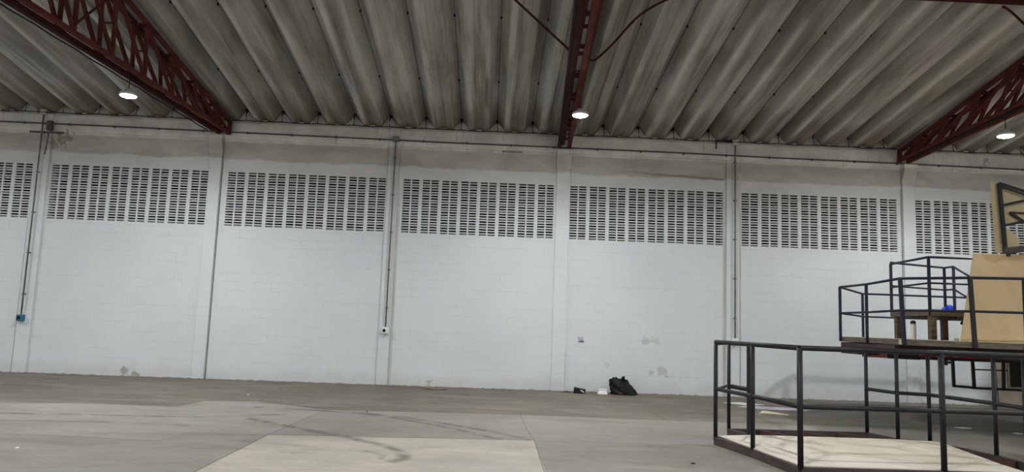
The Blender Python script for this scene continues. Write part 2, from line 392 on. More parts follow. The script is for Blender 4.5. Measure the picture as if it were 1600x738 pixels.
# ground and a dark neighbouring wall outside the vents
struct(MB().box(XL, XR, 19.4, 19.6, 0, 7).build('wall_outside', M_OUT))
struct(MB().box(XL, XR, 17.14, 19.4, -.1, 0).build('floor_outside', M_OUT))
struct(MB().box(XL-.2, XL, YF, 17.14, -.1, 9).build('wall_left', M_WALL))
struct(MB().box(XR, XR+.2, YF, 17.14, -.1, 9).build('wall_right', M_WALL))
struct(MB().box(XL-.2, XR+.2, YF-.2, YF, -.1, 9).build('wall_front', M_WALL))
# floor: one slab mesh, each pour its own face and tone
B1 = [(-4.75,12.83), (-3.95,13.03), (-2.58,12.20), (.56,12.40), (2.85,12.30), (XR,12.0)]
V2 = {}
fl = bpy.data.meshes.new('floor')
polys = [([(XL,YW+.2),(XR,YW+.2)] + B1[::-1] + [(-4.86,11.94),(-6.13,12.01),(-7.47,11.78),(XL,11.4)], 0),
         ([(-2.70,9.51),(.64,9.74),(.56,12.40),(-2.58,12.20)], 1),
         ([(.64,9.74),(2.99,9.79),(XR,9.9),(XR,12.0),(2.85,12.30),(.56,12.40)], 1),
         ([(XL,8.9),(-5.15,8.98),(-3.76,8.82),(-3.68,9.45),(-2.70,9.51),(-2.58,12.20),(-3.95,13.03),(-4.75,12.83),(-4.86,11.94),(-6.13,12.01),(-7.47,11.78),(XL,11.4)], 2),
         ([(XL,YF),(-2.74,YF),(-2.70,9.51),(-3.68,9.45),(-3.76,8.82),(-5.15,8.98),(XL,8.9)], 3),
         ([(-2.74,YF),(.58,YF),(.64,9.74),(-2.70,9.51)], 4),
         ([(.58,YF),(XR,YF),(XR,9.9),(2.99,9.79),(.64,9.74)], 5)]
fv, ff, fi = [], [], []
for p, mi in polys:
    o = len(fv); fv += [(x,y,0) for x,y in p]; ff.append(tuple(range(o, o+len(p)))); fi.append(mi)
o = len(fv); fv += [(XL,YF,-.1),(XR,YF,-.1),(XR,YW+.2,-.1),(XL,YW+.2,-.1)]; ff.append((o,o+1,o+2,o+3)); fi.append(0)
fl.from_pydata(fv, [], ff)
for m in (F_STRIP, F_MID, F_MIDL, F_NEARL, F_NEAR, F_NEARR): fl.materials.append(m)
for p, mi in zip(fl.polygons, fi): p.material_index = mi
bm = bmesh.new(); bm.from_mesh(fl)
for f in bm.faces:
    want = 1 if f.calc_center_median().z > -.05 else -1
    f.normal_update()
    if f.normal.z*want < 0: f.normal_flip()
bmesh.ops.triangulate(bm, faces=[f for f in bm.faces if len(f.verts) > 4]); bm.to_mesh(fl); bm.free()
flo = bpy.data.objects.new('floor', fl); COL.objects.link(flo); struct(flo)
def ribbon(pts, w, z, closed=False):
    m = MB(); L = []; R = []
    for i, p in enumerate(pts):
        a = Vector(pts[max(i-1,0)]); b = Vector(pts[min(i+1,len(pts)-1)]); d = (b-a).normalized(); nn = Vector((-d.y, d.x))
        ww = w[i] if isinstance(w, list) else w
        L.append(Vector(p)+nn*ww/2); R.append(Vector(p)-nn*ww/2)
    k = len(pts); m.add([(v.x,v.y,z) for v in L+R], [(k+i, k+i+1, i+1, i) for i in range(k-1)]); return m
jn = MB()
for pts, w in (([(XL,11.4),(-7.47,11.78),(-6.13,12.01),(-4.86,11.94),(-4.75,12.83),(-3.95,13.03),(-2.58,12.20),(.56,12.40),(2.85,12.30),(XR,12.0)], .012),
               ([(XL,8.9),(-5.15,8.98),(-3.76,8.82),(-3.68,9.45),(-2.70,9.51),(.64,9.74),(2.99,9.79),(XR,9.9)], .010),
               ([(-2.70,9.51),(-2.58,12.20)], .014), ([(-2.74,3),(-2.70,9.51)], .012), ([(.58,3),(.64,9.74),(.59,10.82),(.56,12.43)], .009), ([(2.9,13.5),(2.98,12.6),(2.93,12.3)], .03)):
    r = ribbon(pts, w, .0015); jn.add(r.v, r.f)
jn.build('joint_line', M_JOINT, flo, fix=False)
def smooth_path(pts, n=6):
    out = []; P = [Vector(p) for p in pts]
    for i in range(len(P)-1):
        a, b, c, d = P[max(i-1,0)], P[i], P[i+1], P[min(i+2,len(P)-1)]
        for t in range(n):
            t /= n; out.append(tuple(.5*((2*b)+(c-a)*t+(2*a-5*b+4*c-d)*t*t+(3*b-a-3*c+d)*t**3)))
    out.append(tuple(P[-1])); return out
for pts, w in (([(-3.72,12.20),(-2.51,12.02),(-1.57,11.6),(-.82,10.95),(-.24,10.26),(.2,9.7)], .17), ([(-2.3,12.1),(-1.3,11.6),(-.45,10.9),(.15,10.3),(.6,9.75)], .17),
               ([(-3.4,10.9),(-2.71,10.3),(-2.14,9.85),(-1.55,9.34),(-1.15,8.95),(-.93,8.55),(-.88,8.2),(-1.0,7.98)], .2), ([(-6.9,10.6),(-5.4,10.75),(-4.0,10.9),(-3.0,11.5)], .15),
               ([(-6.6,9.9),(-5.2,10.1),(-3.9,10.05)], .14), ([(-1.35,8.6),(-1.12,8.35),(-1.1,8.1)], .1)):
    m = MB()
    for q in range(4):
        rb = ribbon(smooth_path(pts), w*(1-.24*q), .0030+.0008*q); m.add(rb.v, rb.f)
    m.build('tyre_mark', M_TYRE, flo, fix=False)

# ------------------------------------------------------------------ red lattice roof trusses
def truss(x0, label):
    t = thing('roof_truss', (x0, 16.75, 5.57), label, 'truss', 'red lattice roof trusses')
    hw = .115; s1 = 16.0
    def B(s, side): return Vector((x0 - .0638*s + side*hw, 16.82-s, 5.625 + .010*s))
    def T(s, side): return Vector((x0 + .02 - .0245*s + side*hw, 16.82-s, 5.86 + .163*s))
    for sd in (-1, 1):
        MB().bar(B(0,sd), B(s1,sd), .085, .065).build('bottom_chord', M_STEEL_RED, t)
        MB().bar(T(0,sd), T(s1,sd), .085, .065).build('top_chord', M_STEEL_RED, t)
        MB().bar(B(.03,sd)+Vector((0,0,-.03)), T(.03,sd)+Vector((0,0,.03)), .09, .06).build('end_post', M_STEEL_RED, t)
        MB().bar(B(.08,sd), T(1.02,sd), .05, .05, (0,1,0)).build('diagonal', M_STEEL_RED, t)
        s = .60
        while s < s1-1.5:
            MB().bar(B(s,sd), T(s+.42,sd), .05, .06, (0,1,0)).build('diagonal', M_STEEL_RED, t)
            MB().bar(B(s,sd), T(s+1.45,sd), .045, .06, (0,1,0)).build('diagonal', M_STEEL_RED, t)
            s += 1.03
    s = .60
    while s < s1-1.5:
        m = s+.42
        # cross pieces tying the two lattice planes
        MB().bar(T(m,-1)-Vector((0,0,.045)), T(m,1)-Vector((0,0,.045)), .20, .012).build('tie_plate', M_RED_DARK, t)
        MB().bar((B(s,-1)*.5+T(m,-1)*.5), (B(s,1)*.5+T(m,1)*.5), .025).build('cross_tie', M_STEEL_RED, t)
        MB().bar(B(s,-1)+Vector((0,0,.04)), B(s,1)+Vector((0,0,.04)), .05).build('cross_tie', M_STEEL_RED, t)
        s += 1.03
    # cable tray and cable slung under the lower chords
    MB().bar((B(.3,-1)+B(.3,1))/2+Vector((-.055,0,-.01)), (B(s1,-1)+B(s1,1))/2+Vector((-.055,0,-.01)), .095, .03).build('cover_strip', M_RED_DARK, t)
    tr = MB(); tr.bar(B(.4,-1)+Vector((.03,0,-.055)), B(s1,-1)+Vector((.03,0,-.055)), .07, .022)
    tr.build('cable_tray', M_TRAY, t)
    cb = MB(); pts = []
    for i in range(33):
        s = .5+i*.48; p = B(s,-1)+Vector((-.035,0,-.085-(.012 if i % 2 else 0))); pts.append(p)
    cb.tube(pts, .012, 6); cb.build('cable', M_CABLE, t)
    return t
TR = [(-6.30, 'red lattice roof truss at left of photo, meeting wall left of centre'),
      (1.59, 'red lattice roof truss seen almost end-on above the middle pilaster'),
      (9.64, 'red lattice roof truss at right of photo above the stacked platforms')]
for x, l in TR: truss(x, l)
# purlins with bent knee-brace rods
def purlin(xa, xb, ztop, left_rod, right_rod, label):
    t = thing('roof_purlin', (xa, 11, ztop), label, 'purlin')
    bmm = MB().bar((xa,11,ztop+.04), (xb,11,ztop+.045), .09, .06).build('beam', M_RED_DARK, t)
    for r in (left_rod, right_rod):
        if r: MB().tube(smooth_path(r, 4), .019, 8).build('knee_brace', M_RED_DARK, t, smooth=True)
purlin(1.80, 9.38, 6.84, [(1.40,11.0,5.60),(1.50,11.0,5.62),(1.77,11.0,5.90),(2.02,11.0,6.21),(2.22,11.0,6.41),(2.57,11,6.63),(3.0,11,6.80)],
       [(9.15,11,5.68),(8.22,11,6.62),(7.98,11,6.80)], 'dark red roof purlin with knee braces crossing the top right corner of photo')
purlin(-6.2, 1.30, 6.84, [(-6.62,11,5.68),(-5.5,11,6.75)], [(1.10,11.0,5.72),(.2,11,6.52),(-.12,11,6.80)],
       'dark red roof purlin left of the middle truss, with a straight knee brace')

# ------------------------------------------------------------------ high bay lamps
def lamp(x, y, z, ztr, label=None, group='high bay lamps hanging from the roof'):
    t = thing('high_bay_lamp', (x, y, z), label, 'lamp', group)
    hs = MB().lathe([(.035,.10),(.06,.10),(.07,.07),(.125,.05),(.146,.03),(.146,-.012),(.141,-.012)], (x,y,z), 24).build('housing', M_HOUSING, t, smooth=True)
    MB().tube([(x,y,z+.13),(x,y,ztr)], .008, 6).build('hanger', M_CABLE, t)
    MB().lathe([(.138,-.004),(.120,-.022),(.08,-.035),(.02,-.040)], (x,y,z), 20).build('lens', M_LENS, hs, smooth=True)
lamp(-6.54, 12.85, 5.25, 5.63, 'lit white high bay lamp under the left red truss')
lamp(1.50, 13.0, 5.30, 5.63, 'lit white round high bay lamp beneath the middle red truss')
lamp(9.42, 13.05, 5.28, 5.63, 'lit white high bay lamp under the right red truss near photo edge')
def where(x, y):
    col_ = {-14.4: 'far left row', -6.9: 'left row', 1.1: 'middle row', 9.0: 'right row', 17.2: 'far right row'}[x]
    return col_ + {13.0: ' nearest the vented wall', 5.2: ' above the camera side floor', -3.0: ' behind the camera', -10.0: ' furthest from the vented wall'}[y]
for x in (-14.4, -6.9, 1.1, 9.0, 17.2):
    for y in (13.0, 5.2, -3.0, -10.0):
        if y == 13.0 and -10 < x < 12: continue
        lamp(x, y, 5.5, 5.8 if y < 0 and False else tile_z(x, y), 'lit white high bay lamp, ' + where(x, y))

# ------------------------------------------------------------------ wall services
cd = MB(); pc = [(-18,5.70),(-11.38,5.68),(-8.49,5.675),(-6.44,5.66),(-4.09,5.65),(-1.13,5.63),(1.26,5.63),(4.27,5.625),(6.39,5.605),(9.45,5.595),(12.54,5.575),(20,5.55)]
t = thing('conduit_pipe', (-11, 16.88, 5.68), 'long dark horizontal conduit pipe running along the beam below the roof', 'pipe')
cd.tube([(x, 16.885, z) for x, z in pc], .017, 8); pp = cd.build('pipe', M_PIPE_DARK, t, smooth=True)
for i in range(26):
    x = -11.9 + i*1.02; z = 5.68 - (x+11.4)*.0045
    MB().box(x-.02, x+.02, 16.862, 16.915, z-.024, z+.024).build('clamp', M_PIPE_DARK, pp)
MB().box(-6.27, -6.17, 16.84, 16.915, 5.60, 5.68).build('coupling', M_CABLE, t)
t = thing('wall_cable', (-11, 16.78, 5.92), 'thin dark cable strung along wall top under the roof sheets', 'cable')
wp = []
for k in range(-14, 16):
    x = k*.832; wp.append((x, 16.785, 5.925+.004*math.sin(k*1.7))); wp.append((x+.416, 16.785, 5.905+.006*math.sin(k*2.3)))
MB().tube(wp, .010, 6).build('cable', M_CABLE, t)
def drop(x, z0, z1, boxmat, face, label, topbox, lab_box):
    t = thing('drop_conduit', (x, 16.87, z1), label, 'pipe')
    pp = MB().tube([(x,16.845,z0),(x,16.845,z1)], .016, 8).build('pipe', M_PIPE, t, smooth=True)
    for i in range(5):
        z = z0 + (z1-z0)*(i+.5)/5; MB().box(x-.03, x+.03, 16.832, 16.90, z-.012, z+.012).build('clamp', M_PIPE, pp)
    if topbox: MB().box(x-.07, x+.07, 16.79, 16.862, z1-.05, z1+.07).build('junction_box', topbox, t, bevel=.008)
    b = thing('socket_box', (x-.01, 16.86, z0-.16), lab_box, 'socket')
    bx = MB().box(x-.08, x+.07, 16.80, 16.898, z0-.15, z0).build('box', boxmat, b, bevel=.012)
    cyl = MB(); cyl.tube([(x-.02,16.80,z0-.075),(x-.02,16.77,z0-.075)], .036, 14); cyl.build('socket', face, bx, smooth=True)
    if boxmat is M_BLUEBOX: MB().box(x-.10, x+.09, 16.885, 16.899, z0-.19, z0+.02).build('back_plate', M_WHITE, b)
drop(-10.44, 1.29, 5.92, M_BLUEBOX, M_CABLE, 'vertical conduit pipe dropping to the blue socket box at far left', M_MORTAR, 'small blue square socket box on the pilaster at far left')
drop(-2.34, 1.30, 5.64, M_WHITE, M_CABLE, 'vertical conduit pipe dropping to the white socket box left of centre', M_PIPE, 'small white square socket box with black outlet left of centre')
drop(5.63, 1.33, 5.90, M_WHITE, M_WHITE, 'vertical conduit pipe on the pilaster behind the low platform corner', M_BONE, 'small pale socket box low on wall behind the low platform railing')
b = thing('pipe_elbow', (5.3, 16.85, 5.9), 'short dark bent pipe beside the pale junction box at wall top', 'pipe')
MB().tube([(5.56,16.86,5.945),(5.45,16.86,5.945)], .035, 8).tube([(5.45,16.86,5.945),(5.185,16.86,5.945),(5.18,16.86,5.75)], .018, 8).build('pipe', M_CABLE, b)
b = thing('steel_bracket', (-10.26, 16.85, 5.5), 'small rusty steel bracket on the beam end at far left wall top', 'bracket')
MB().box(-10.30, -10.20, 16.76, 16.863, 5.50, 5.72).build('plate', M_RUST, b)
MB().box(-10.74, -9.98, 16.87, 16.91, 5.455, 5.49).build('rebar', M_RUST, b)
MB().tube([(-10.30,16.87,5.48),(-10.33,16.89,5.20),(-10.35,16.89,4.95)], .012, 6).build('wire', M_RUST, b)
b = tag(MB().box(.14, .62, 16.885, 16.915, 5.465, 5.50).build('timber_offcut', M_CARD), 'short rusty brown batten on the beam left of the middle truss', 'batten')
b = thing('wall_plate', (2.10, 16.94, 1.13), 'tiny pale lilac plate fixed on the white wall above the small black box', 'plate')
pl = MB().box(2.04, 2.17, 16.935, 16.95, 1.12, 1.24).build('plate', M_LILAC, b, bevel=.004)
MB().box(2.07, 2.17, 16.930, 16.936, 1.13, 1.15).build('slot', M_PIPE_DARK, pl)

# ------------------------------------------------------------------ things on the floor by the wall
def blob(name, pts_fn, nu, nv_, mat, parent):
    m = MB(); vs = [pts_fn(i/nu, j/nv_) for j in range(nv_+1) for i in range(nu)]
    fs = [(j*nu+i, j*nu+(i+1)%nu, (j+1)*nu+(i+1)%nu, (j+1)*nu+i) for j in range(nv_) for i in range(nu)]
    fs += [tuple(range(nu-1,-1,-1)), tuple(range(nv_*nu, (nv_+1)*nu))]
    m.add(vs, fs); return m.build(name, mat, parent, smooth=True)
bag = thing('rubbish_bag', (3.05, 16.6, 0), 'crumpled black plastic rubbish bag slumped against white wall', 'bag')
def bagf(u, v):
    a = 2*math.pi*u; z = .35*v
    # section half-widths shrink and drift left with height
    hw = (.30*(1-v)**.9 + .165*v)*(1 if v < .92 else .7) * (.93 if v < .05 else 1); hd = .17*(1-v)**.6 + .06
    cx = 3.085 - .175*v
    w = 1 + .07*math.sin(5*a+9*v) + .05*math.sin(9*a-13*v) + .04*math.sin(17*a+5*v)
    zz = z + .015*math.sin(4*a+3)*(v > .3) + (.0 if v < .8 else .02*math.sin(3*a+1))
    return (cx + hw*w*math.cos(a), 16.68 + hd*w*math.sin(a), max(.002, zz))
blob('sack', bagf, 40, 16, M_BAG, bag)
kn = MB(); kn.tube([(3.04,16.66,.31),(3.04,16.65,.35),(3.045,16.645,.375),(3.04,16.64,.39)], [.05,.032,.038,.042], 10); kn.build('knot', M_BAG, bag, smooth=True)
bb = thing('black_box', (2.05, 16.62, 0), 'small black open box with a white flap on the floor beside middle pilaster', 'box')
MB().add([(1.92,16.55,0),(2.17,16.50,0),(2.20,16.66,0),(1.95,16.71,0),(1.93,16.56,.13),(2.18,16.51,.09),(2.21,16.67,.09),(1.96,16.72,.13)],
         [(0,3,2,1),(4,5,6,7),(0,1,5,4),(1,2,6,5),(2,3,7,6),(3,0,4,7)]).build('body', M_BAG, bb, bevel=.006)
MB().add([(2.06,16.515,.075),(2.15,16.498,.02),(2.155,16.49,.045),(2.09,16.50,.085)], [(0,1,2,3)]).build('flap', M_WHITE, bb, fix=False)
wc = thing('white_box', (2.58, 16.6, 0), 'small white foam box on the floor between black box and rubbish bag', 'box')
MB().add([(2.46,16.5,0),(2.68,16.5,0),(2.69,16.68,0),(2.46,16.68,0),(2.49,16.53,.085),(2.65,16.53,.085),(2.66,16.65,.085),(2.49,16.65,.085)],
         [(0,3,2,1),(4,5,6,7),(0,1,5,4),(1,2,6,5),(2,3,7,6),(3,0,4,7)]).build('base', M_WHITE, wc, bevel=.01)
MB().box(2.48, 2.67, 16.52, 16.66, .085, .11).build('lid', M_WHITE, wc, bevel=.01)
cs = MB(); P = [(-1.36,16.30,.05),(-1.28,16.28,.015),(-1.1,16.27,.006),(-.95,16.27,.008),(-.86,16.28,.045)]
for (a,b_) in zip(P, P[1:]):
    a = Vector(a); b_ = Vector(b_); w = Vector((0,.20,0)); u_ = Vector((0,0,.006))
    cs.add([a,b_,b_+w,a+w,a+u_,b_+u_,b_+w+u_,a+w+u_], [(0,3,2,1),(4,5,6,7),(0,1,5,4),(2,3,7,6),(1,2,6,5),(3,0,4,7)])
tag(cs.build('cardboard_strip', M_CARD), 'curled brown cardboard strip on floor near wall left of centre', 'cardboard')
tag(MB().slab([(5.05,13.75,.004),(5.52,13.55,.004),(5.56,13.66,.004),(5.18,13.92,.03)], .012).build('wood_offcut', M_BONE), 'short pale wood offcut on the floor behind the low platform', 'wood scrap')
tag(MB().prism([(4.95,15.55),(5.38,15.75),(5.75,15.35),(5.3,15.2)], .001, .006).build('paper_sheet', M_WHITE), 'white paper sheet lying on floor near wall behind low platform, the farther left one', 'paper')
tag(MB().prism([(5.0,14.85),(5.35,15.1),(6.55,14.80),(6.2,14.45),(5.4,14.5)], .001, .005).build('paper_sheet', M_LILAC), 'larger pale sheet lying on floor behind low platform, nearest its rear corner', 'paper')
tag(MB().prism([(8.0,12.63),(8.2,12.66),(8.25,12.55),(8.06,12.52)], .001, .008).build('paper_scrap', M_WHITE), 'white paper scrap on floor seen between railing posts at right', 'paper')
tag(MB().prism([(8.66,12.12),(8.76,12.13),(8.75,12.02),(8.68,12.0)], .001, .01).build('paper_scrap', M_WHITE), 'tiny white paper scrap on floor at far right edge of photo', 'paper')
for i, (x, y, r, mt, l) in enumerate(((2.35,8.45,.022,M_CABLE,'tiny dark pebble on near floor left of the low platform'), (2.9,7.8,.03,M_CARD,'tiny brown chip on the floor close to front corner of low platform'),
                                 (-1.9,12.1,.015,M_CABLE,'tiny dark crumb on the seam between worn and grey floor slabs'), (-9.1,15.9,.10,M_CARD,'thin reddish scrap on the floor near the left wall base'),
                                 (-4.4,14.0,.022,M_WHITE,'tiny white crumb on worn floor near the left pilaster'), (-4.9,8.1,.022,M_WHITE,'tiny white crumb at lower left of floor'),
                                 (1.80,16.78,.07,M_RUST,'thin brown scrap on the floor against the middle pilaster foot'), (3.85,16.3,.09,M_CARD,'thin brown scrap on the floor right of the rubbish bag'))):
    m = MB().lathe([(r*.9,0.0),(r,.006),(r*.7,.008+r*.1),(r*.2,.010+r*.12)], (0,0,.001), 7)
    m.v = [(x+vx*(1.8 if r > .06 else 1.2), y+vy*.6, vz) for vx, vy, vz in m.v]
    tag(m.build('floor_debris', mt, smooth=True), l, 'debris')

# ------------------------------------------------------------------ low railed platform
def post(m_parent, base, top, r, mat, name='post'):
    return MB().bar(base, top, 2*r, 2*r, (0,1,0)).build(name, mat, m_parent, bevel=.004)
def rail(parent, pts, r, mat, name):
    return MB().tube(pts, r, 10).build(name, mat, parent, smooth=True)
A, C7, B2, P4, P5 = (3.05,9.90), (3.225,9.0), (3.34,7.90), (4.90,7.93), (6.35,8.0)
A2, C1 = (3.51,10.77), (3.62,10.18)
K = [(5.58,10.86), (5.72,10.29), (6.08,10.14), (6.29,9.11), (6.30,8.60), (6.35,8.0)]
low = thing('low_platform', (4.7, 9.3, 0), 'low steel framed platform with black tube railing and pale plywood top at lower right', 'platform')
fr = MB()
out_ = [A, C7, B2, P4, P5, K[4], K[3], K[2], K[1], K[0], A2, C1]
for p, q in zip(out_, out_[1:]+out_[:1]): fr.bar((*p,.05), (*q,.05), .05, .10)
fr.build('deck_frame', M_RUST, low)
jo = MB()
for p, q in (((3.95,10.8),(4.35,9.98)), ((4.55,10.82),(4.95,9.98)), ((5.1,10.84),(5.5,9.98)), ((3.60,10.12),(6.10,10.04)), ((3.6,8.6),(6.2,8.7)), ((3.3,9.3),(6.2,9.4)), ((5.84,8.95),(6.27,8.75)), ((5.95,9.55),(6.27,9.2)), ((4.2,7.95),(4.2,10.05)), ((5.1,7.95),(5.1,10.05)), ((5.86,7.98),(6.15,10.02))):
    jo.bar((*p,.048), (*q,.048), .04, .09)
jo.build('joist', M_RUST_RED, low)
MB().prism([(3.10,9.93),(3.36,7.92),(5.80,7.96),(5.84,8.4),(6.12,9.9),(6.05,10.06),(5.6,10.11),(3.62,10.10)], .102, .114).build('plywood_deck', M_PLY_PALE, low)
PH, MH, DZ = 1.345, .725, .10
for p in (A, C7, B2, P4, P5):
    z0 = .0 if p is A else .03
    q = MB().tube([(p[0],p[1],z0+.05),(p[0],p[1],PH)], .031 if p in (B2,P4) else .028, 12); q.build('post', M_BLACK, low, smooth=True)
for p in (A2, K[0], K[1], K[2], K[3], K[4]):
    MB().tube([(p[0],p[1],.05),(p[0],p[1],PH-.045)], .026, 12).build('post', M_BLACK, low, smooth=True)
MB().bar((C1[0],C1[1],.03), (C1[0],C1[1],PH-.01), .10, .05, (0,1,0)).build('gate_post', M_BLACK, low, bevel=.005)
e = lambda P, z: [(p[0], p[1], z) for p in P]
rail(low, e((A,C7,B2), PH), .030, M_BLACK, 'handrail'); rail(low, e((B2,P4,P5), PH), .030, M_BLACK, 'handrail')
rail(low, e((A,C7,B2), MH), .026, M_BLACK, 'mid_rail'); rail(low, e((B2,P4,P5), MH), .026, M_BLACK, 'mid_rail')
rail(low, e((A,A2,C1), PH-.02), .026, M_BLACK, 'handrail'); rail(low, e((A,A2), MH-.01), .018, M_BLACK, 'mid_rail'); rail(low, e((A2,C1), MH-.02), .032, M_BLACK, 'mid_rail')
rail(low, e(K, PH-.05), .026, M_BLACK, 'handrail'); rail(low, e(K, MH), .026, M_BLACK, 'mid_rail')
tag(MB().prism([(4.35,10.05),(3.82,8.71),(5.56,8.16),(5.74,8.64),(6.05,9.79),(5.66,10.06)], .1145, .124).build('plywood_sheet', M_PLY_TOP), 'thin loose plywood sheet with cut corners lying flat on the low platform top', 'plywood')

# ------------------------------------------------------------------ raised platform on red underframe
DT = 1.468
Q = [(7.87,15.4), (6.52,13.5), (6.50,12.5), (6.22,11.0), (6.90,10.4), (7.51,10.2), (11.6,10.0), (11.8,15.4)]
mid = thing('raised_platform', (9.5, 12.5, 0), 'railed platform with weathered timber edge raised on a red underframe behind the low platform', 'platform')
eb = MB()
for i, (p, q) in enumerate(zip(Q, Q[1:]+Q[:1])):
    pv, qv = Vector(p), Vector(q); d = (qv-pv).normalized()*.012
    eb.bar((*(pv+d), DT-.042), (*(qv-d), DT-.042), .05, .085)
eb.build('timber_edge', M_TIMBER, mid)
MB().prism([(x*.985+.15, y*.99+.13) for x, y in Q], DT-.018, DT+.004).build('plywood_deck', M_PLY_YEL, mid)
MB().bar((6.20,10.97,DT-.042), (6.25,11.04,DT-.042), .10, .07).build('end_block', M_BONE, mid)
ub = MB()
R_ = [(7.9,15.43), (6.55,13.53), (6.53,12.85), (11.5,12.75)]
for p, q in zip(R_, R_[1:]): ub.bar((*p,1.27), (*q,1.27), .10, .20)
ub.bar((6.48,12.85,1.33), (6.24,11.2,1.35), .06, .06).bar((6.30,11.6,1.345), (11.5,11.6,1.345), .08, .07).bar((7.6,14.9,1.31), (11.5,14.9,1.31), .12, .14)
for x in (7.6, 8.8, 10.0, 11.2): ub.bar((x,10.35,1.355), (x,15.3,1.355), .05, .05)
ub.build('underframe', M_UNDER, mid)
sk = MB(); sk.bar((6.62,13.0,1.19), (6.92,12.72,1.19), .03, .12); sk.build('skirt_panel', M_SKIRT_OLD, mid)['label'] = 'faded brown red skirt panel'
sk = MB(); sk.bar((6.92,12.72,1.19), (7.34,12.5,1.19), .03, .13); sk.build('skirt_panel', M_UNDER, mid)
sk = MB(); sk.bar((7.34,12.5,1.225), (11.2,12.12,1.225), .03, .10); skp = sk.build('skirt_panel', M_SKIRT, mid); skp['label'] = 'bright red skirt panel'
sk = MB(); sk.bar((6.95,12.68,1.145), (7.34,12.48,1.145), .06, .04).bar((7.34,12.48,1.155), (11.2,12.08,1.155), .06, .045); sk.build('lower_beam', M_PANELDARK, mid)
for x, w in ((7.72,.04), (7.90,.08)): MB().box(x, x+w, 12.41, 12.44, 1.20, 1.25).build('marker', M_BONE, skp)
MB().box(8.96, 9.18, 12.29, 12.32, 1.195, 1.24).build('marker', M_BONE, skp)
MB().tube([(7.62,12.2,1.16),(7.62,12.2,1.06)], .03, 8).box(7.56, 7.70, 12.17, 12.23, 1.09, 1.13).build('hook', M_PANELDARK, mid)
for x, y in ((11.2,12.0), (11.2,14.9), (10.4,10.4), (13.0,12.0)):
    if x < 12: MB().bar((x,y,0), (x,y,1.33), .14, .14, (0,1,0)).build('leg', M_UNDER, mid)
RT, RM = 2.38, 1.90
posts = [Q[0], Q[1], Q[2], Q[3], Q[4], Q[5], (10.2,10.1), (11.5,10.05)]
for i, p in enumerate(posts):
    r = .034 if i in (3,4,5) else .028
    tx, ty = (p[0]-.04, p[1]) if i in (3,4) else (p[0], p[1])
    ox, oy = (0, -.045) if i >= 3 else (-.045, 0)
    if i == 0: ox = 0
    MB().bar((p[0]+ox,p[1]+oy,DT-.085), (tx+ox,ty+oy,RT), r*1.5, r*1.5, (0,1,0)).build('post', M_NAVY if i < 4 else M_BLACK, mid, bevel=.004)
fpt = [(Q[1][0]-.045,Q[1][1]), (Q[2][0]-.045,Q[2][1]), (Q[3][0]-.04,Q[3][1]-.045), (Q[4][0]-.04,Q[4][1]-.045), (Q[5][0],Q[5][1]-.045), (10.2,10.055), (11.5,10.0)]
rail(mid, e(fpt, RT), .021, M_NAVY, 'handrail'); rail(mid, e(fpt, RM), .019, M_NAVY, 'mid_rail')
bpt = [(Q[1][0]-.045,Q[1][1]), (Q[0][0],Q[0][1]), (11.6,15.35)]
rail(mid, e(bpt, RT), .021, M_NAVY, 'handrail'); rail(mid, e(bpt, RM), .019, M_NAVY, 'mid_rail')
# stair side frame hanging below the deck
hf = MB()
for a, b in (((8.56,13.5,1.25),(8.57,13.5,.64)), ((8.93,13.5,1.25),(8.95,13.5,.62)), ((9.52,13.5,1.25),(9.50,13.5,.61)), ((8.555,13.5,.645),(8.95,13.5,.625)), ((8.93,13.5,.62),(10.6,13.5,.60))):
    hf.bar(a, b, .045, .045, (0,1,0))
hf.bar((8.95,13.5,.955), (9.6,13.5,.955), .025)
hf.build('side_frame', M_BLACK, mid)
dp = MB().box(9.62, 10.6, 13.52, 13.54, .64, 1.25).build('dark_panel', M_PANELDARK, mid)
MB().bar((9.595,13.50,1.25), (9.60,13.50,.63), .035, .03, (0,1,0)).bar((9.60,13.50,.645), (10.6,13.50,.635), .03).build('panel_trim', M_BONE, dp)

# ------------------------------------------------------------------ small upper stage on timber legs
U = [(7.72,14.0), (7.56,12.5), (9.4,12.45), (9.3,14.55), (9.15,14.65)]
UZ = 1.995
upp = thing('upper_platform', (8.5, 13.5, DT), 'small upper platform with timber legs and dark railing standing on the raised platform', 'platform')
ue = MB()
for p, q in zip(U, U[1:]+U[:1]): ue.bar((*p,UZ-.055), (*q,UZ-.055), .05, .11)
ue.build('timber_edge', M_TIMBER, upp)
MB().prism([(x*.99+.085, y*.99+.13) for x, y in U], UZ-.02, UZ+.002).build('plywood_deck', M_PLY_YEL, upp)
for x, y in ((7.80,13.93), (7.64,12.58), (9.38,14.3), (9.30,12.6)):
    MB().bar((x,y,DT+.004), (x,y,UZ-.11), .10, .10, (0,1,0)).build('leg', M_TIMBER, upp)
MB().bar((8.05,12.9,DT+.004), (8.05,12.9,UZ-.11), .09, .09, (0,1,0)).build('leg', M_RUST, upp)
ur = UZ+.90; um = UZ+.45
for (x, y) in (U[0], U[1], (9.16,14.62), (9.16,14.32), (9.3,12.45)):
    MB().bar((x,y,UZ-.1), (x,y,ur+(.03 if y > 14.1 else 0)), .04, .04, (0,1,0)).build('post', M_NAVY, upp)
rail(upp, e((U[0],U[1],(9.3,12.45)), ur), .021, M_NAVY, 'handrail'); rail(upp, e((U[0],U[1],(9.3,12.45)), um), .018, M_NAVY, 'mid_rail')
rail(upp, e((U[0],(9.16,14.62),(9.16,14.32)), ur+.03), .021, M_NAVY, 'handrail'); rail(upp, e((U[0],(9.16,14.62),(9.16,14.32)), um+.03), .018, M_NAVY, 'mid_rail')
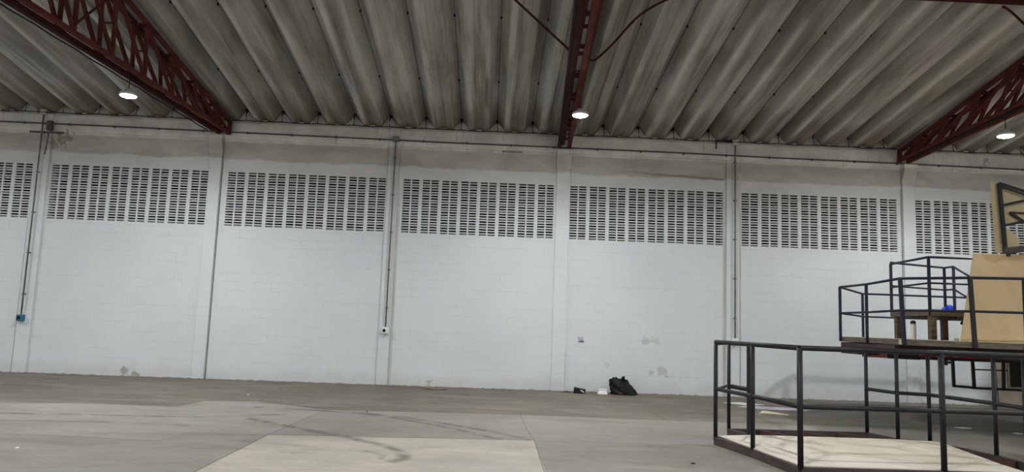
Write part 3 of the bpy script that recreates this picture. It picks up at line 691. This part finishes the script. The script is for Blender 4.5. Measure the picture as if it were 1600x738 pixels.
rail(upp, [(9.16,14.32,ur+.03),(9.75,14.2,ur-.36)], .021, M_NAVY, 'stair_rail'); rail(upp, [(9.16,14.32,um+.03),(9.75,14.2,um-.36)], .019, M_NAVY, 'stair_rail')
MB().bar((9.10,14.0,UZ-.13), (9.75,13.95,DT+.06), .06, .16).build('stair_stringer', M_BLACK, upp)
cl = MB(); random.seed(3)
for i in range(12):
    a = i*2.4; x0, z0 = 9.155+.075*math.cos(a), UZ+.10+.035*math.sin(a*1.7)
    cl.tube([(x0-.04,14.56,z0-.03),(x0-.01,14.54,z0+.02),(x0+.03,14.55,z0+.01),(x0+.05,14.57,z0-.04)], [.016,.034,.030,.014], 8)
tag(cl.build('blue_cloth', M_BLUECLOTH, smooth=True), 'bright blue rag tied at the foot of the upper platform railing post', 'cloth')
bt = thing('white_bottle', (7.55, 13.0, DT+.004), 'slim white bottle with dark cap standing upright on the raised platform', 'bottle')
MB().lathe([(.044,0),(.047,.01),(.047,.25),(.038,.275)], (7.55,13.0,DT+.005), 16).build('body', M_WHITE, bt, smooth=True)
MB().lathe([(.046,.27),(.046,.30),(.030,.325),(.012,.33)], (7.55,13.0,DT+.005), 16).build('cap', M_PANELDARK, bt, smooth=True)
bs = MB(); bs.box(7.93, 7.99, 12.4, 12.45, DT+.005, DT+.05); tag(bs.build('white_offcut', M_WHITE, bevel=.006), 'tiny white block on the raised platform beside a timber leg', 'block')
# big tan sheets
tag(MB().slab([(7.49,11.6,DT+.006),(9.6,11.45,DT+.006),(9.9,12.03,2.93),(8.15,12.2,2.95)], .015).build('plywood_sheet', M_PLY_TAN), 'large tan plywood sheet leaning against the upper platform railing', 'plywood')
tag(MB().slab([(11.64,16.70,0),(13.4,16.70,0),(13.4,16.86,1.25),(11.68,16.86,1.25)], .015).build('board_sheet', M_PLY_GREY), 'grubby grey brown board leaning on the wall under the raised platform at far right', 'board')
# ------------------------------------------------------------------ topmost stage part at the right edge
tp = thing('top_platform', (10.2, 12.0, 0), 'highest platform section with open dark side frame and yellowish plywood at top right edge', 'platform')
MB().slab([(8.31,11.86,2.94),(8.39,11.86,2.94),(8.50,11.86,4.10),(8.27,11.86,4.13)], -.015).build('plywood_panel', M_PLY_YEL, tp)
pn = MB()
pn.slab([(8.37,11.88,4.09),(8.40,11.88,3.37),(8.50,11.88,3.39),(8.77,11.88,3.49),(9.4,11.88,3.62),(9.4,11.88,3.78),(8.79,11.88,3.96)], -.012)
pn.slab([(8.40,11.88,3.37),(8.43,11.88,2.96),(8.72,11.88,3.04),(8.74,11.88,3.19),(8.50,11.88,3.39)], -.012)
pn.build('plywood_panel', M_PLY_YEL, tp)
tf = MB()
for a, b, w in (((8.37,11.8,4.10),(8.43,11.8,2.95),.05), ((8.37,11.8,4.10),(9.5,11.8,3.78),.035), ((8.37,11.8,4.05),(9.5,11.8,3.72),.03),
                ((8.38,11.8,3.72),(9.2,11.8,3.93),.04), ((8.40,11.8,3.385),(9.2,11.8,3.58),.04), ((8.56,11.84,3.62),(9.2,11.84,3.62),.025), ((8.57,11.84,3.61),(9.2,11.84,3.22),.035)):
    tf.bar(a, b, w, w, (0,1,0))
tf.build('side_frame', M_BLACK, tp)
MB().bar((8.40,11.8,2.97), (9.7,11.8,3.13), .07, .10).build('base_beam', M_RUST, tp)
MB().box(8.45, 8.50, 11.78, 11.82, 2.88, 2.93).build('bolt', M_PANELDARK, tp)
MB().box(10.0, 11.4, 11.5, 14.0, 3.02, 3.14).build('deck', M_TIMBER, tp)
for x, y in ((10.1,11.85), (11.2,11.6), (11.2,13.8), (10.4,13.8)): MB().bar((x,y,DT), (x,y,3.04), .08, .08, (0,1,0)).build('leg', M_BLACK, tp)
